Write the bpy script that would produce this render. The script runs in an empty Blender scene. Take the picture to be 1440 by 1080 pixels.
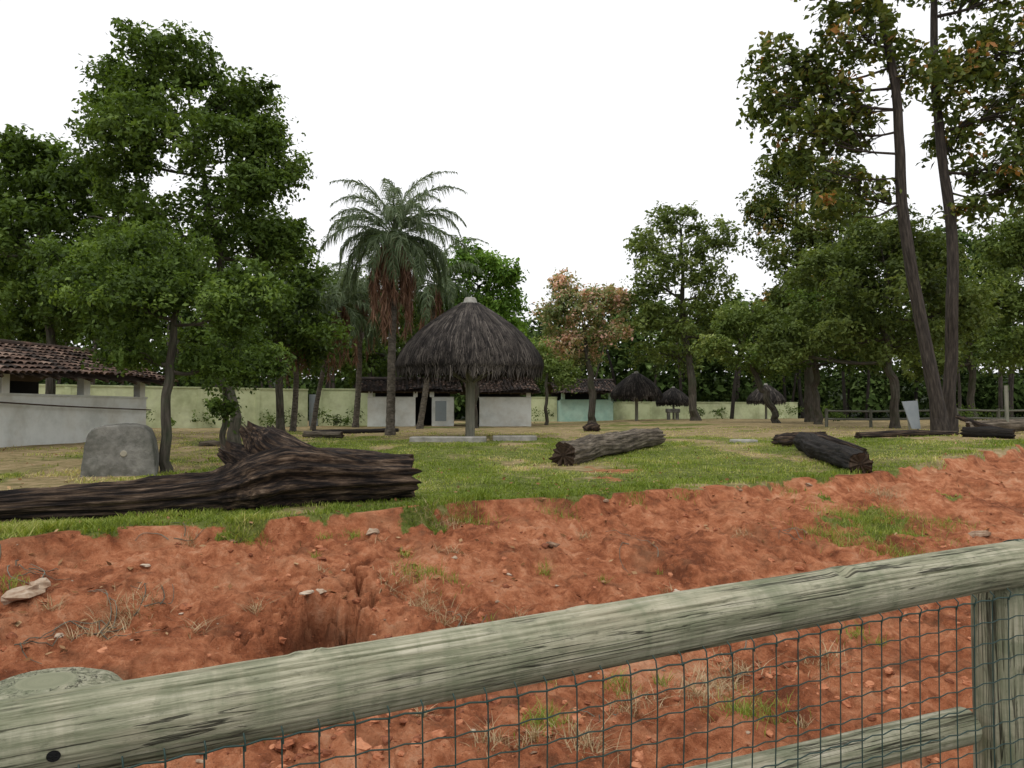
import bpy, math, numpy as np
from mathutils import Vector
E=1.6; F=1080.0
rng=np.random.default_rng(7)
scene=bpy.context.scene
# ---------------------------------------------------------------- noise
def _h(ix,iy,iz,seed):
    n=(ix*374761393+iy*668265263+iz*2246822519+seed*3266489917)&0xffffffff
    n=n.astype(np.uint64)
    n=((n^(n>>np.uint64(13)))*np.uint64(1274126177))&np.uint64(0xffffffff)
    n=((n^(n>>np.uint64(15)))*np.uint64(2246822519))&np.uint64(0xffffffff)
    n=n^(n>>np.uint64(16))
    return n.astype(np.float64)/4294967295.0
def vn(x,y,z=None,seed=0):
    x=np.asarray(x,float);y=np.asarray(y,float)
    z=np.zeros_like(x) if z is None else np.asarray(z,float)
    x,y,z=np.broadcast_arrays(x,y,z)
    fx,fy,fz=np.floor(x),np.floor(y),np.floor(z)
    ix,iy,iz=fx.astype(np.int64),fy.astype(np.int64),fz.astype(np.int64)
    tx,ty,tz=x-fx,y-fy,z-fz
    tx=tx*tx*(3-2*tx);ty=ty*ty*(3-2*ty);tz=tz*tz*(3-2*tz)
    r=0
    for a in (0,1):
        wa=tx if a else 1-tx
        for b in (0,1):
            wb=ty if b else 1-ty
            for c in (0,1):
                wc=tz if c else 1-tz
                r=r+wa*wb*wc*_h(ix+a,iy+b,iz+c,seed)
    return r*2-1
def fbm(x,y,z=None,o=4,seed=0):
    r=0;a=1.0;t=0
    x=np.asarray(x,float);y=np.asarray(y,float)
    z=np.zeros_like(x) if z is None else np.asarray(z,float)
    for i in range(o):
        r=r+a*vn(x,y,z,seed+i*17);t+=a;a*=.5;x=x*2.03+5.1;y=y*2.03+1.7;z=z*2.03+3.3
    return r/t
def ss(a,b,x):
    t=np.clip((np.asarray(x,float)-a)/(b-a),0,1);return t*t*(3-2*t)
def nrm(a): return a/np.maximum(np.linalg.norm(a,axis=-1,keepdims=True),1e-9)
# ---------------------------------------------------------------- terrain
EX=np.array([-60,-20,-10,-4.7,-2.6,-.84,1.8,5.6,11.1,20,40,80]);EY=np.array([-24,-2,4.3,7.0,8.15,9.1,10.8,12.7,16.7,22,34,58])
FD=np.array([.934,.359]);FN=np.array([-.359,.934]);F0=np.array([-.733,1.1])
def edge_s(x,y):
    w=.34*fbm(x*.9,y*.3,o=3,seed=3)+.13*vn(x*3.4,y*1.5,seed=5)+.07*vn(x*8,y*4,seed=6)
    return (np.interp(x,EX,EY)-y)*.87+w
def lawn_z(x,y):
    d=np.hypot(x,y)
    z=-1.1+.25*ss(10,28,d)+.15*ss(28,60,d)+.2*ss(3,12,x)+9*ss(95,200,d)
    return z+.07*fbm(x*.25,y*.25,o=3,seed=9)+.015*fbm(x*2,y*2,o=2,seed=11)
HX,HY=-1.36,6.0
def gully(x,y):
    wx=x+.14*vn(x*5,y*5,seed=61)+.07*vn(x*15,y*15,seed=67)+.03*vn(x*35,y*35,seed=69);wy=y+.16*vn(x*4,y*4,seed=62)+.09*vn(x*13,y*13,seed=68)+.03*vn(x*33,y*33,seed=70)
    back=lambda y0:1-ss(y0-.06,y0+.06,wy)
    front=ss(HY-1.7,HY-.05,wy)
    g=.52*np.exp(-(np.abs((wx-HX-.10)/.17)**4))*back(HY+.20)*front
    g=np.maximum(g,.36*np.exp(-(np.abs((wx-HX+.24)/.22)**4))*back(HY+.26)*ss(HY-.9,HY+.05,wy))
    cx=HX+.05+.1*np.sin((wy-HY)*4)
    g=np.maximum(g,.28*np.exp(-((wx-cx)/.05)**2)*ss(HY-.3,HY,wy)*(1-ss(HY+.9,HY+1.9,wy)))
    cx3=HX-.55+.12*np.sin(wy*3)
    g=g+.09*np.exp(-((wx-cx3)/.05)**2)*ss(HY-.6,HY,wy)*(1-ss(HY+.4,HY+1.3,wy))
    return g
def ground(x,y,full=True):
    x=np.asarray(x,float);y=np.asarray(y,float)
    s=edge_s(x,y);zl=lawn_z(x,y)
    sp=np.clip(s,0,9)
    drop=.17*ss(0,.22,s)+.178*np.maximum(sp-.12,0)
    m=ss(.0,.5,s)
    t=x*.87+y*.5
    rill=np.abs(fbm(t*1.5,sp*.25,o=4,seed=21))
    n=.10*fbm(x*1.1,y*1.1,o=3,seed=31)+.16*(rill-.22)
    if full:
        n=n+.045*fbm(x*4.5,y*4.5,o=4,seed=41)+.05*np.abs(fbm(x*8,y*8,o=4,seed=51))+.013*vn(x*36,y*36,seed=57)
        lump_=fbm(x*2.6,y*2.6,o=3,seed=53);n=n+.05*ss(.10,.18,lump_)-.04*(1-ss(-.24,-.18,lump_))
        gg=gully(x,y);n=n-gg+.10*ss(.1,.3,gg)*fbm(x*9,y*9,o=3,seed=58)
    z=zl-drop+n*m
    q=(x-F0[0])*FN[0]+(y-F0[1])*FN[1]
    k=ss(.05,1.0,q)
    return E+(z*k+(-1.6)*(1-k))
def sight(px,py,d): return np.array([(px-720)/F*d,d,E+(580-py)/F*d])
def hit(px,py):
    d=np.geomspace(1.5,150,3000)
    x=(px-720)/F*d;z=E+(580-py)/F*d
    g=ground(x,d,False);i=np.argmax(z<g)
    if not (z<g).any(): i=2500
    return np.array([x[i],d[i],g[i]])
def gz(x,y): return float(ground(np.array([x]),np.array([y]))[0])
PATCH=[(1225,745,.75),(1150,700,.3),(600,725,.3),(350,735,.25),(1330,700,.25)]
BARE=hit(872,664)
def masks(x,y):
    s=edge_s(x,y);d=np.hypot(x,y);u=x/np.maximum(y,.5)
    g=1-ss(-.15,.12,s+.42*fbm(x*2.6,y*2.6,o=4,seed=71))
    for (px,py,r) in PATCH:
        p=hit(px,py);rr=np.hypot((x-p[0]),(y-p[1])*.8)
        g=np.maximum(g,(1-ss(.3*r,r,rr+.6*r*fbm(x*5,y*5,o=3,seed=73)*1.5))*.7)
    p=BARE
    rr=np.hypot((x-p[0])*1.0,(y-p[1])*.45)
    g=g*(.42+.58*ss(.2,.75,rr+.9*fbm(x*2,y*2,o=3,seed=79)))
    worn=ss(.05,.38,fbm(x*.9+7,y*.45,o=4,seed=85))
    dry=ss(-.1,.5,fbm(x*.35,y*.35,o=4,seed=81)*1.1+.75*worn+.5*ss(10,14,d)*ss(-.28,-.46,u) +.5*ss(16,26,d)*ss(.2,.36,u)+.65*ss(21,32,d)-.26)
    return g,dry
# ---------------------------------------------------------------- mesh builder
class MB:
    def __init__(s): s.v=[];s.f=[];s.t=[];s.w=[];s.n=0
    def add(s,v,f,tone=.5,mi=0,wc=None):
        v=np.asarray(v,float).reshape(-1,3);f=np.asarray(f,np.int64)
        s.v.append(v);s.f.append((f+s.n,mi));s.n+=len(v)
        s.t.append(np.broadcast_to(np.asarray(tone,float),(len(v),)).copy())
        s.w.append(v.copy() if wc is None else wc)
    def build(s,name,mats,parent=None,smooth=True,loc=None):
        v=np.concatenate(s.v)
        me=bpy.data.meshes.new(name);o=bpy.data.objects.new(name,me)
        scene.collection.objects.link(o)
        if loc is not None: v=v-np.asarray(loc);o.location=loc
        me.vertices.add(len(v));me.vertices.foreach_set('co',v.astype(np.float32).ravel())
        lv=np.concatenate([f.ravel() for f,_ in s.f])
        lt=np.concatenate([np.full(len(f),f.shape[1]) for f,_ in s.f])
        mi=np.concatenate([np.full(len(f),m) for f,m in s.f])
        me.loops.add(len(lv));me.loops.foreach_set('vertex_index',lv.astype(np.int32))
        me.polygons.add(len(lt));st=np.concatenate([[0],np.cumsum(lt)[:-1]])
        me.polygons.foreach_set('loop_start',st.astype(np.int32))
        me.polygons.foreach_set('material_index',mi.astype(np.int32))
        me.polygons.foreach_set('use_smooth',np.full(len(lt),bool(smooth)))
        a=me.attributes.new('tone','FLOAT','POINT');a.data.foreach_set('value',np.concatenate(s.t).astype(np.float32))
        a=me.attributes.new('wc','FLOAT_VECTOR','POINT');a.data.foreach_set('vector',np.concatenate(s.w).astype(np.float32).ravel())
        for m in mats: me.materials.append(m)
        me.update(calc_edges=True)
        if parent: o.parent=parent
        return o
def tube(mb,pts,rad,ns=8,tone=.5,mi=0,cap=True,disp=None,capmi=None,jag=0):
    pts=np.asarray(pts,float);n=len(pts);rad=np.broadcast_to(np.asarray(rad,float),(n,))
    tg=nrm(np.gradient(pts,axis=0))
    ref=np.array([0,0,1.]) if abs(tg[0][2])<.8 else np.array([0,1.,0])
    a=nrm(np.cross(tg,ref));b=np.cross(a,tg)
    th=np.arange(ns)/ns*2*math.pi
    L=np.concatenate([[0],np.cumsum(np.linalg.norm(np.diff(pts,axis=0),axis=1))])
    R=rad[:,None]*np.ones((1,ns))
    LL=L[:,None]*np.ones((1,ns));TH=th[None]*np.ones((n,1))
    if disp is not None: R=R*(1+disp(LL,np.cos(TH),np.sin(TH)))
    v=pts[:,None]+R[...,None]*(np.cos(TH)[...,None]*a[:,None]+np.sin(TH)[...,None]*b[:,None])
    if jag:
        j=jag*fbm(np.cos(th)*4,np.sin(th)*4,o=2,seed=5)
        for k in range(4):
            v[k]+= -tg[0]*(j[:,None])*(1-k/4);v[n-1-k]+=tg[-1]*(j[:,None])*(1-k/4)
    wc=np.stack([LL,np.cos(TH)*rad[:,None],np.sin(TH)*rad[:,None]],-1).reshape(-1,3)
    i=np.arange(n-1)[:,None]*ns;j=np.arange(ns)[None];j2=(j+1)%ns
    f=np.stack([i+j,i+j2,i+ns+j2,i+ns+j],-1).reshape(-1,4)
    mb.add(v.reshape(-1,3),f,tone,mi,wc)
    if cap:
        for k,c in ((0,v[0]),(n-1,v[-1])):
            c0=c.mean(0);inner=c0+(c-c0)*.5
            vv=np.concatenate([c,inner,[c0]]);jj=np.arange(ns);kk=(jj+1)%ns
            r=np.concatenate([np.ones(ns),np.ones(ns)*.5,[0]])*rad[k]
            wcc=np.stack([r,np.zeros_like(r),np.ones_like(r)*9],-1)
            m2=mi if capmi is None else capmi
            if k: q=np.stack([jj,kk,ns+kk,ns+jj],-1);t=np.stack([ns+jj,ns+kk,np.full(ns,2*ns)],-1)
            else: q=np.stack([kk,jj,ns+jj,ns+kk],-1);t=np.stack([ns+kk,ns+jj,np.full(ns,2*ns)],-1)
            n0=mb.n;mb.add(vv,q,tone,m2,wcc);mb.f.append((t+n0,m2))
def resample(pts,n,rad=None):
    pts=np.asarray(pts,float);k=np.linspace(0,1,len(pts));t=np.linspace(0,1,n)
    p=np.stack([np.interp(t,k,pts[:,i]) for i in range(3)],-1)
    for _ in range(max(1,n//len(pts)//1)):
        q=p.copy();q[1:-1]=(p[:-2]+2*p[1:-1]+p[2:])/4;p=q
    if rad is None: return p
    return p,np.interp(t,k,rad)
def box(mb,c,s,rot=0,tone=.5,mi=0,bev=0.0):
    x,y,z=np.array(s)/2.;b=bev
    if b<=0:
        V=np.array([[i*x,j*y,k*z] for k in(-1,1) for i,j in((-1,-1),(1,-1),(1,1),(-1,1))],float)
        Fc=[[3,2,1,0],[4,5,6,7],[0,1,5,4],[1,2,6,5],[2,3,7,6],[3,0,4,7]]
    else:
        rings=[(-z,b),(-z+b,0),(z-b,0),(z,b)];V=[];Fc=[]
        for zz,i in rings:
            X=x-i;Y=y-i
            V+=[[-X+b,-Y,zz],[X-b,-Y,zz],[X,-Y+b,zz],[X,Y-b,zz],[X-b,Y,zz],[-X+b,Y,zz],[-X,Y-b,zz],[-X,-Y+b,zz]]
        V=np.array(V,float)
        for r in range(3):
            for j in range(8): Fc.append([r*8+j,r*8+(j+1)%8,r*8+8+(j+1)%8,r*8+8+j])
    cs,sn=math.cos(rot),math.sin(rot)
    W=V.copy();W[:,0]=V[:,0]*cs-V[:,1]*sn;W[:,1]=V[:,0]*sn+V[:,1]*cs
    W+=np.asarray(c,float)
    n0=mb.n;mb.add(W,Fc,tone,mi)
    if b>0: mb.f.append((np.array([[7,6,5,4,3,2,1,0],[24,25,26,27,28,29,30,31]])+n0,mi))
# ---------------------------------------------------------------- materials
def newmat(name):
    m=bpy.data.materials.new(name);m.use_nodes=True;nt=m.node_tree;nt.nodes.clear()
    o=nt.nodes.new('ShaderNodeOutputMaterial');return m,nt,o
def N(nt,t,**k):
    n=nt.nodes.new(t)
    for a,b in k.items(): setattr(n,a,b)
    return n
def ramp(nt,cols,pos=None):
    r=nt.nodes.new('ShaderNodeValToRGB');e=r.color_ramp.elements
    pos=pos or [i/(len(cols)-1) for i in range(len(cols))]
    while len(e)<len(cols): e.new(.5)
    for i,(c,p) in enumerate(zip(cols,pos)): e[i].position=p;e[i].color=(*c,1)
    return r
def noise(nt,vec,scale,detail=5,rough=.6,dist=0):
    n=N(nt,'ShaderNodeTexNoise');n.inputs['Scale'].default_value=scale;n.inputs['Detail'].default_value=detail
    n.inputs['Roughness'].default_value=rough;n.inputs['Distortion'].default_value=dist
    nt.links.new(vec,n.inputs['Vector']);return n.outputs['Fac']
def mth(nt,op,a,b=None,c=None,clamp=False):
    n=N(nt,'ShaderNodeMath',operation=op);n.use_clamp=clamp
    for i,v in enumerate((a,b,c)):
        if v is None: continue
        if isinstance(v,(int,float)): n.inputs[i].default_value=v
        else: nt.links.new(v,n.inputs[i])
    return n.outputs[0]
def mix(nt,f,a,b,mode='MIX'):
    n=N(nt,'ShaderNodeMix',data_type='RGBA',blend_type=mode)
    for i,v in ((0,f),(6,a),(7,b)):
        if isinstance(v,(int,float)): n.inputs[i].default_value=v
        elif isinstance(v,tuple): n.inputs[i].default_value=(*v,1)
        else: nt.links.new(v,n.inputs[i])
    return n.outputs[2]
def attr(nt,name,o='Fac'): return N(nt,'ShaderNodeAttribute',attribute_name=name).outputs[o]
def mapping(nt,vec,sc):
    n=N(nt,'ShaderNodeMapping');n.inputs['Scale'].default_value=sc;nt.links.new(vec,n.inputs['Vector']);return n.outputs[0]
def finish(nt,o,col,rough=.8,bump=None,bstr=.5,bdist=.01,spec=.3):
    p=N(nt,'ShaderNodeBsdfPrincipled');nt.links.new(col,p.inputs['Base Color'])
    if isinstance(rough,(int,float)): p.inputs['Roughness'].default_value=rough
    else: nt.links.new(rough,p.inputs['Roughness'])
    p.inputs['Specular IOR Level'].default_value=spec
    if bump is not None:
        b=N(nt,'ShaderNodeBump');b.inputs['Strength'].default_value=bstr;b.inputs['Distance'].default_value=bdist
        nt.links.new(bump,b.inputs['Height']);nt.links.new(b.outputs[0],p.inputs['Normal'])
    nt.links.new(p.outputs[0],o.inputs[0]);return p
def surf(name,cols,pos=None,scale=4,stretch=(1,1,1),detail=4,tonew=.3,rough=.85,bstr=.5,bdist=.01,bscale=None,spec=.25,stain=None,nobump=False):
    m,nt,o=newmat(name);w=mapping(nt,attr(nt,'wc','Vector'),stretch)
    n=noise(nt,w,scale,detail,.65)
    t=mth(nt,'SUBTRACT',attr(nt,'tone'),.5)
    f=mth(nt,'MULTIPLY_ADD',t,tonew*2,n)
    r=ramp(nt,cols,pos);nt.links.new(f,r.inputs[0]);c=r.outputs[0]
    if stain:
        n2=noise(nt,attr(nt,'wc','Vector'),stain[1],4,.7)
        rr=ramp(nt,[(0,0,0),(1,1,1)],[.45,.7]);nt.links.new(n2,rr.inputs[0])
        c=mix(nt,mth(nt,'MULTIPLY',rr.outputs[0],stain[2]),c,stain[0])
    if nobump: finish(nt,o,c,rough,None,spec=spec);return m
    b=noise(nt,w,bscale or scale*3,4,.7)
    finish(nt,o,c,rough,b,bstr,bdist,spec);return m
LK=1.36
def leafmat(name,cols,pos=None,trans=.3,k=LK):
    cols=[tuple(min(.8,q*k) for q in c) for c in cols]
    m,nt,o=newmat(name);r=ramp(nt,cols,pos);nt.links.new(attr(nt,'tone'),r.inputs[0])
    if trans<=0:
        p=N(nt,'ShaderNodeBsdfDiffuse');nt.links.new(r.outputs[0],p.inputs[0]);nt.links.new(p.outputs[0],o.inputs[0]);return m
    p=N(nt,'ShaderNodeBsdfPrincipled');p.inputs['Roughness'].default_value=.55;p.inputs['Specular IOR Level'].default_value=.2
    nt.links.new(r.outputs[0],p.inputs['Base Color'])
    t=N(nt,'ShaderNodeBsdfTranslucent');c=mix(nt,1.0,r.outputs[0],(1.4,1.4,.6),'MULTIPLY');nt.links.new(c,t.inputs[0])
    x=N(nt,'ShaderNodeMixShader');x.inputs[0].default_value=trans
    nt.links.new(p.outputs[0],x.inputs[1]);nt.links.new(t.outputs[0],x.inputs[2]);nt.links.new(x.outputs[0],o.inputs[0]);return m
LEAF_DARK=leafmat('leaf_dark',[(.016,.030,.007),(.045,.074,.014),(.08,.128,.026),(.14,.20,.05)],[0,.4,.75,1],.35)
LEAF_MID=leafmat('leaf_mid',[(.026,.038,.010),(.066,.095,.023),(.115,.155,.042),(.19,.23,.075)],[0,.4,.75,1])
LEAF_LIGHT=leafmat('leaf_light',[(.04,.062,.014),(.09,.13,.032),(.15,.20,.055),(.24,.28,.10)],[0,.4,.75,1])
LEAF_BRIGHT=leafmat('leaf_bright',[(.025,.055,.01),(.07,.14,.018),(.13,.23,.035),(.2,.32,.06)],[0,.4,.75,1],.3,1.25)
LEAF_PINK=leafmat('leaf_pink',[(.07,.10,.03),(.14,.18,.07),(.24,.24,.12),(.50,.29,.24),(.62,.42,.36)],[0,.35,.55,.78,1])
LEAF_AUT=leafmat('leaf_autumn',[(.022,.035,.008),(.055,.08,.018),(.105,.13,.03),(.2,.16,.045),(.28,.14,.05)],[0,.4,.77,.95,1])
LEAF_FOR=leafmat('leaf_forest',[(.012,.02,.007),(.028,.046,.013),(.055,.085,.024),(.10,.14,.05)],[0,.4,.75,1],0,1.5)
PALM_G=leafmat('palm_leaf',[(.035,.055,.025),(.075,.11,.05),(.13,.17,.095),(.26,.30,.21)],[0,.4,.75,1],.25,1.1)
PALM_D=leafmat('palm_dead',[(.08,.04,.024),(.19,.10,.06),(.30,.18,.12)],None,.1,1)
GRASSM=leafmat('grass_blade',[(.09,.13,.018),(.18,.235,.036),(.30,.32,.09),(.50,.42,.22)],[0,.38,.66,1],.35,1.15)
STRAW=leafmat('straw_blade',[(.2,.13,.06),(.38,.27,.15),(.5,.4,.25)],None,.1,1)
DEADLEAF=leafmat('dead_leaf',[(.07,.03,.015),(.2,.1,.045),(.4,.27,.15)],None,0,1)
BARK=surf('bark',[(.02,.017,.013),(.065,.055,.043),(.14,.12,.1)],[.3,.5,.75],6,(.4,3,3),stain=((.05,.07,.035),2,.5))
BARK_D=surf('bark_dark',[(.012,.010,.008),(.04,.033,.027),(.09,.075,.06)],[.3,.5,.75],6,(.4,3,3))
PBARK=surf('palm_bark',[(.03,.026,.02),(.09,.078,.06),(.18,.155,.125)],[.3,.5,.75],6,(2,1,1))
LOGM=surf('log_wood',[(.004,.003,.003),(.020,.014,.011),(.095,.064,.042),(.32,.24,.17)],[.36,.46,.575,.75],4.2,(.35,7,7),detail=9,bstr=1,bdist=.05,bscale=6,stain=((.010,.007,.006),2.2,.75))
LOGL=surf('log_wood_pale',[(.012,.01,.007),(.08,.065,.045),(.24,.2,.15),(.42,.37,.3)],[.3,.45,.6,.8],5,(.35,6,6),detail=7,bstr=1,bdist=.03,stain=((.03,.022,.015),2,.6))
LOGB=surf('log_wood_charred',[(.004,.004,.004),(.014,.012,.010),(.06,.048,.038)],[.3,.5,.8],5,(.4,5,5),detail=7,bstr=1,bdist=.03)
LOGE=surf('log_end',[(.008,.006,.005),(.04,.026,.016),(.11,.07,.042)],[.3,.5,.8],14,(3,1,1),bstr=.8)
CONC=surf('concrete',[(.09,.09,.075),(.18,.175,.155),(.31,.30,.265)],[.3,.5,.75],4,detail=8,stain=((.04,.045,.032),1.5,.85),bstr=.8,bdist=.02,bscale=22)
SLABM=surf('slab_concrete',[(.17,.165,.14),(.27,.26,.23),(.38,.37,.33)],[.3,.5,.75],4,detail=7,stain=((.1,.1,.08),1.5,.6),bstr=.7,bdist=.015,bscale=26)
PALEDISC=surf('pale_mortar',[(.25,.23,.17),(.36,.33,.26)],None,8)
WHITEW=surf('wall_white',[(.56,.58,.54),(.70,.72,.68),(.76,.78,.74)],[.3,.5,.75],1.2,stain=((.42,.37,.27),.9,.45),nobump=True)
GREENW=surf('wall_pale_green',[(.38,.43,.24),(.55,.60,.36),(.62,.66,.44)],[.3,.5,.75],.8,stain=((.24,.25,.14),.7,.6),nobump=True)
TURQW=surf('wall_turquoise',[(.3,.5,.43),(.42,.62,.53),(.52,.7,.6)],[.3,.5,.75],.8,stain=((.2,.2,.15),.7,.3),nobump=True)
DARKW=surf('wall_dark',[(.02,.02,.018),(.035,.033,.03),(.06,.055,.05)],None,2,nobump=True)  # rear walls: shade under the roof put into the colour
GREYD=surf('grey_paint',[(.14,.16,.17),(.2,.23,.24),(.27,.3,.31)],None,2,stain=((.1,.1,.09),2,.4))
TILE=surf('roof_tile',[(.028,.021,.017),(.075,.047,.035),(.15,.092,.067),(.27,.19,.145)],[.2,.45,.65,.9],2.5,tonew=.42,stain=((.03,.026,.022),1.2,.8))
TILED=surf('roof_tile_dark',[(.015,.013,.012),(.04,.032,.028),(.085,.06,.048),(.16,.1,.075)],[.2,.45,.65,.95],2.5,tonew=.45)
TIMBER=surf('timber',[(.03,.02,.015),(.07,.05,.035),(.12,.09,.07)],None,5,(.5,4,4),nobump=True)
THATCH=surf('thatch',[(.011,.009,.008),(.034,.029,.025),(.072,.061,.052),(.14,.122,.105)],[.25,.45,.65,.95],3,(1,1,.35),tonew=.4,nobump=True)
STONE=surf('stone',[(.20,.12,.075),(.33,.24,.165),(.46,.38,.29)],[.3,.5,.75],12,bdist=.005)
POSTM=surf('post_wood',[(.1,.1,.075),(.2,.2,.155),(.3,.29,.23)],[.3,.5,.75],4,(.4,5,5))
m,nt,o=newmat('green_wire');WIRE=m
c=mix(nt,noise(nt,attr(nt,'wc','Vector'),30,1),(.008,.03,.024),(.03,.065,.055));finish(nt,o,c,.45,spec=.4)
m,nt,o=newmat('weathered_wood');RAIL=m
wc=attr(nt,'wc','Vector')
n1=noise(nt,mapping(nt,wc,(1.2,30,30)),2.6,10,.74,.3)
r1=ramp(nt,[(.07,.070,.042),(.21,.21,.135),(.38,.365,.26),(.56,.52,.41)],[.32,.445,.55,.71]);nt.links.new(n1,r1.inputs[0])
n2=noise(nt,mapping(nt,wc,(10,3,3)),1.1,5,.65,1.0)
r2=ramp(nt,[(0,0,0),(1,1,1)],[.45,.66]);nt.links.new(n2,r2.inputs[0])
c=mix(nt,mth(nt,'MULTIPLY',r2.outputs[0],.6),r1.outputs[0],(.14,.165,.095))
nb_=noise(nt,mapping(nt,wc,(2.2,9,9)),1.3,5,.7,.5);rb_=ramp(nt,[(0,0,0),(1,1,1)],[.52,.72]);nt.links.new(nb_,rb_.inputs[0])
c=mix(nt,mth(nt,'MULTIPLY',rb_.outputs[0],.5),c,(.47,.41,.30))
n3=noise(nt,mapping(nt,wc,(.9,36,36)),1.7,4,.5,.8)
r3=ramp(nt,[(0,0,0),(1,1,1),(1,1,1),(0,0,0)],[.480,.495,.505,.520]);nt.links.new(n3,r3.inputs[0])
n4=noise(nt,mapping(nt,wc,(2,8,8)),1.2,3);r4=ramp(nt,[(0,0,0),(1,1,1)],[.45,.54]);nt.links.new(n4,r4.inputs[0])
crack=mth(nt,'MULTIPLY',r3.outputs[0],r4.outputs[0])
c=mix(nt,mth(nt,'MULTIPLY',crack,.85),c,(.03,.027,.018))
n5=noise(nt,mapping(nt,wc,(14,40,40)),2.2,5,.7);r5=ramp(nt,[(0,0,0),(1,1,1)],[.57,.69]);nt.links.new(n5,r5.inputs[0])
c=mix(nt,mth(nt,'MULTIPLY',r5.outputs[0],.55),c,(.065,.07,.04))
h=mth(nt,'SUBTRACT',mth(nt,'MULTIPLY',n1,.8),mth(nt,'MULTIPLY',crack,1.0))
finish(nt,o,c,.75,h,1.0,.006,.25)
# ground
m,nt,o=newmat('terrain');TERR=m
geo=N(nt,'ShaderNodeTexCoord').outputs['Object']
a=noise(nt,geo,.9,4,.65);b=noise(nt,geo,6,8,.75)
f=mth(nt,'ADD',mth(nt,'MULTIPLY',a,.45),mth(nt,'MULTIPLY',b,.58))
rs=ramp(nt,[(.17,.058,.028),(.34,.118,.054),(.50,.20,.098),(.64,.34,.20)],[.41,.49,.56,.66]);nt.links.new(f,rs.inputs[0])
sp=noise(nt,geo,70,3,.65);rsp=ramp(nt,[(0,0,0),(1,1,1)],[.64,.72]);nt.links.new(sp,rsp.inputs[0])
soil=mix(nt,mth(nt,'MULTIPLY',rsp.outputs[0],.5),rs.outputs[0],(.68,.44,.29))
rsd=ramp(nt,[(1,1,1),(0,0,0)],[.30,.38]);nt.links.new(sp,rsd.inputs[0])
soil=mix(nt,mth(nt,'MULTIPLY',rsd.outputs[0],.6),soil,(.09,.036,.02))
pz=noise(nt,geo,1.7,5,.7);rpz=ramp(nt,[(0,0,0),(1,1,1)],[.5,.72]);nt.links.new(pz,rpz.inputs[0])
soil=mix(nt,mth(nt,'MULTIPLY',rpz.outputs[0],.5),soil,(.32,.18,.10))
gn=noise(nt,geo,3.5,8,.78);gf=gn
rg=ramp(nt,[(.07,.085,.022),(.135,.165,.038),(.22,.23,.075)],[.38,.5,.62]);nt.links.new(gf,rg.inputs[0])
rd=ramp(nt,[(.18,.15,.065),(.32,.25,.125),(.47,.35,.21)],[.38,.5,.62]);nt.links.new(gf,rd.inputs[0])
gcol=mix(nt,attr(nt,'dry'),rg.outputs[0],rd.outputs[0])
gm=attr(nt,'grass');gmm=mth(nt,'ADD',gm,mth(nt,'MULTIPLY',mth(nt,'SUBTRACT',noise(nt,geo,9,6,.8),.5),1.4))
rgm=ramp(nt,[(0,0,0),(1,1,1)],[.42,.6]);nt.links.new(gmm,rgm.inputs[0])
c=mix(nt,rgm.outputs[0],soil,gcol)
c=mix(nt,attr(nt,'path'),c,(.28,.26,.23))
c=mix(nt,attr(nt,'gully_shade'),c,(.10,.036,.018))  # shade inside the gully painted as a darker soil colour
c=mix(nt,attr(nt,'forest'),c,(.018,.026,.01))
h=mth(nt,'ADD',mth(nt,'MULTIPLY',b,.9),mth(nt,'MULTIPLY',sp,.22))
finish(nt,o,c,.95,h,1.0,.09,.1)
# ---------------------------------------------------------------- ground mesh
rr=np.concatenate([np.linspace(.25,3,40,endpoint=False),np.geomspace(3,13,430,endpoint=False),np.geomspace(13,60,110,endpoint=False),np.geomspace(60,900,60)])
fine=np.arange(-42,42,.14);coarse=np.arange(42,318,3.0)
th=np.radians(90-np.concatenate([fine,coarse]))
R,T=np.meshgrid(rr,th,indexing='ij');X=R*np.cos(T);Y=R*np.sin(T)
x=X.ravel();y=Y.ravel();z=ground(x,y)
g,dry=masks(x,y)
nr,nc=R.shape
i=np.arange(nr-1)[:,None]*nc;j=np.arange(nc)[None];j2=(j+1)%nc
fc=np.stack([i+j,i+nc+j,i+nc+j2,i+j2],-1).reshape(-1,4)
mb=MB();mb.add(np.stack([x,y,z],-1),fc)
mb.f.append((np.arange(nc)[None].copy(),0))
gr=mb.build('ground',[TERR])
q=(x-F0[0])*FN[0]+(y-F0[1])*FN[1]
for nme,val in (('grass',g),('dry',dry),('path',1-ss(-.1,.15,q)),('gully_shade',ss(.08,.34,gully(x,y))*.8),('forest',ss(58,75,np.hypot(x,y)))):  # gully mask drives the painted shade
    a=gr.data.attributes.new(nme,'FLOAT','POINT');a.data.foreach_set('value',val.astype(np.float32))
# ---------------------------------------------------------------- grass blades
def blades(mb,x,y,h,w,tone,lean=.5,mi=0,z=None):
    n=len(x);z=ground(x,y)-.004 if z is None else z
    a=rng.uniform(0,2*math.pi,n);b=a+rng.normal(1.57,.5,n)
    L=h*rng.uniform(0,lean,n)
    p=np.stack([x,y,z],-1)
    wv=np.stack([np.cos(a),np.sin(a),np.zeros(n)],-1)*w[:,None]*.5
    lv=np.stack([np.cos(b)*L,np.sin(b)*L,h],-1)
    v=np.stack([p-wv,p+wv,p+lv*.55+wv*.7,p+lv*.55-wv*.7,p+lv*np.array([1.5,1.5,.97])],1).reshape(-1,3)
    k=np.arange(n)[:,None]*5
    n0=mb.n
    mb.add(v,k+np.array([[0,1,2,3]]),np.repeat(tone,5),mi)
    mb.f.append((k+np.array([[3,2,4]])+n0,mi))
mb=MB()
n=330000
d=5.8*np.exp(rng.uniform(0,1,n)**1.2*math.log(34/5.8));u=rng.uniform(-.74,.74,n)
x=u*d;y=d
g,dry=masks(x,y)
dens=.36+1.1*fbm(x*1.3,y*1.3,o=4,seed=91)
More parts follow.
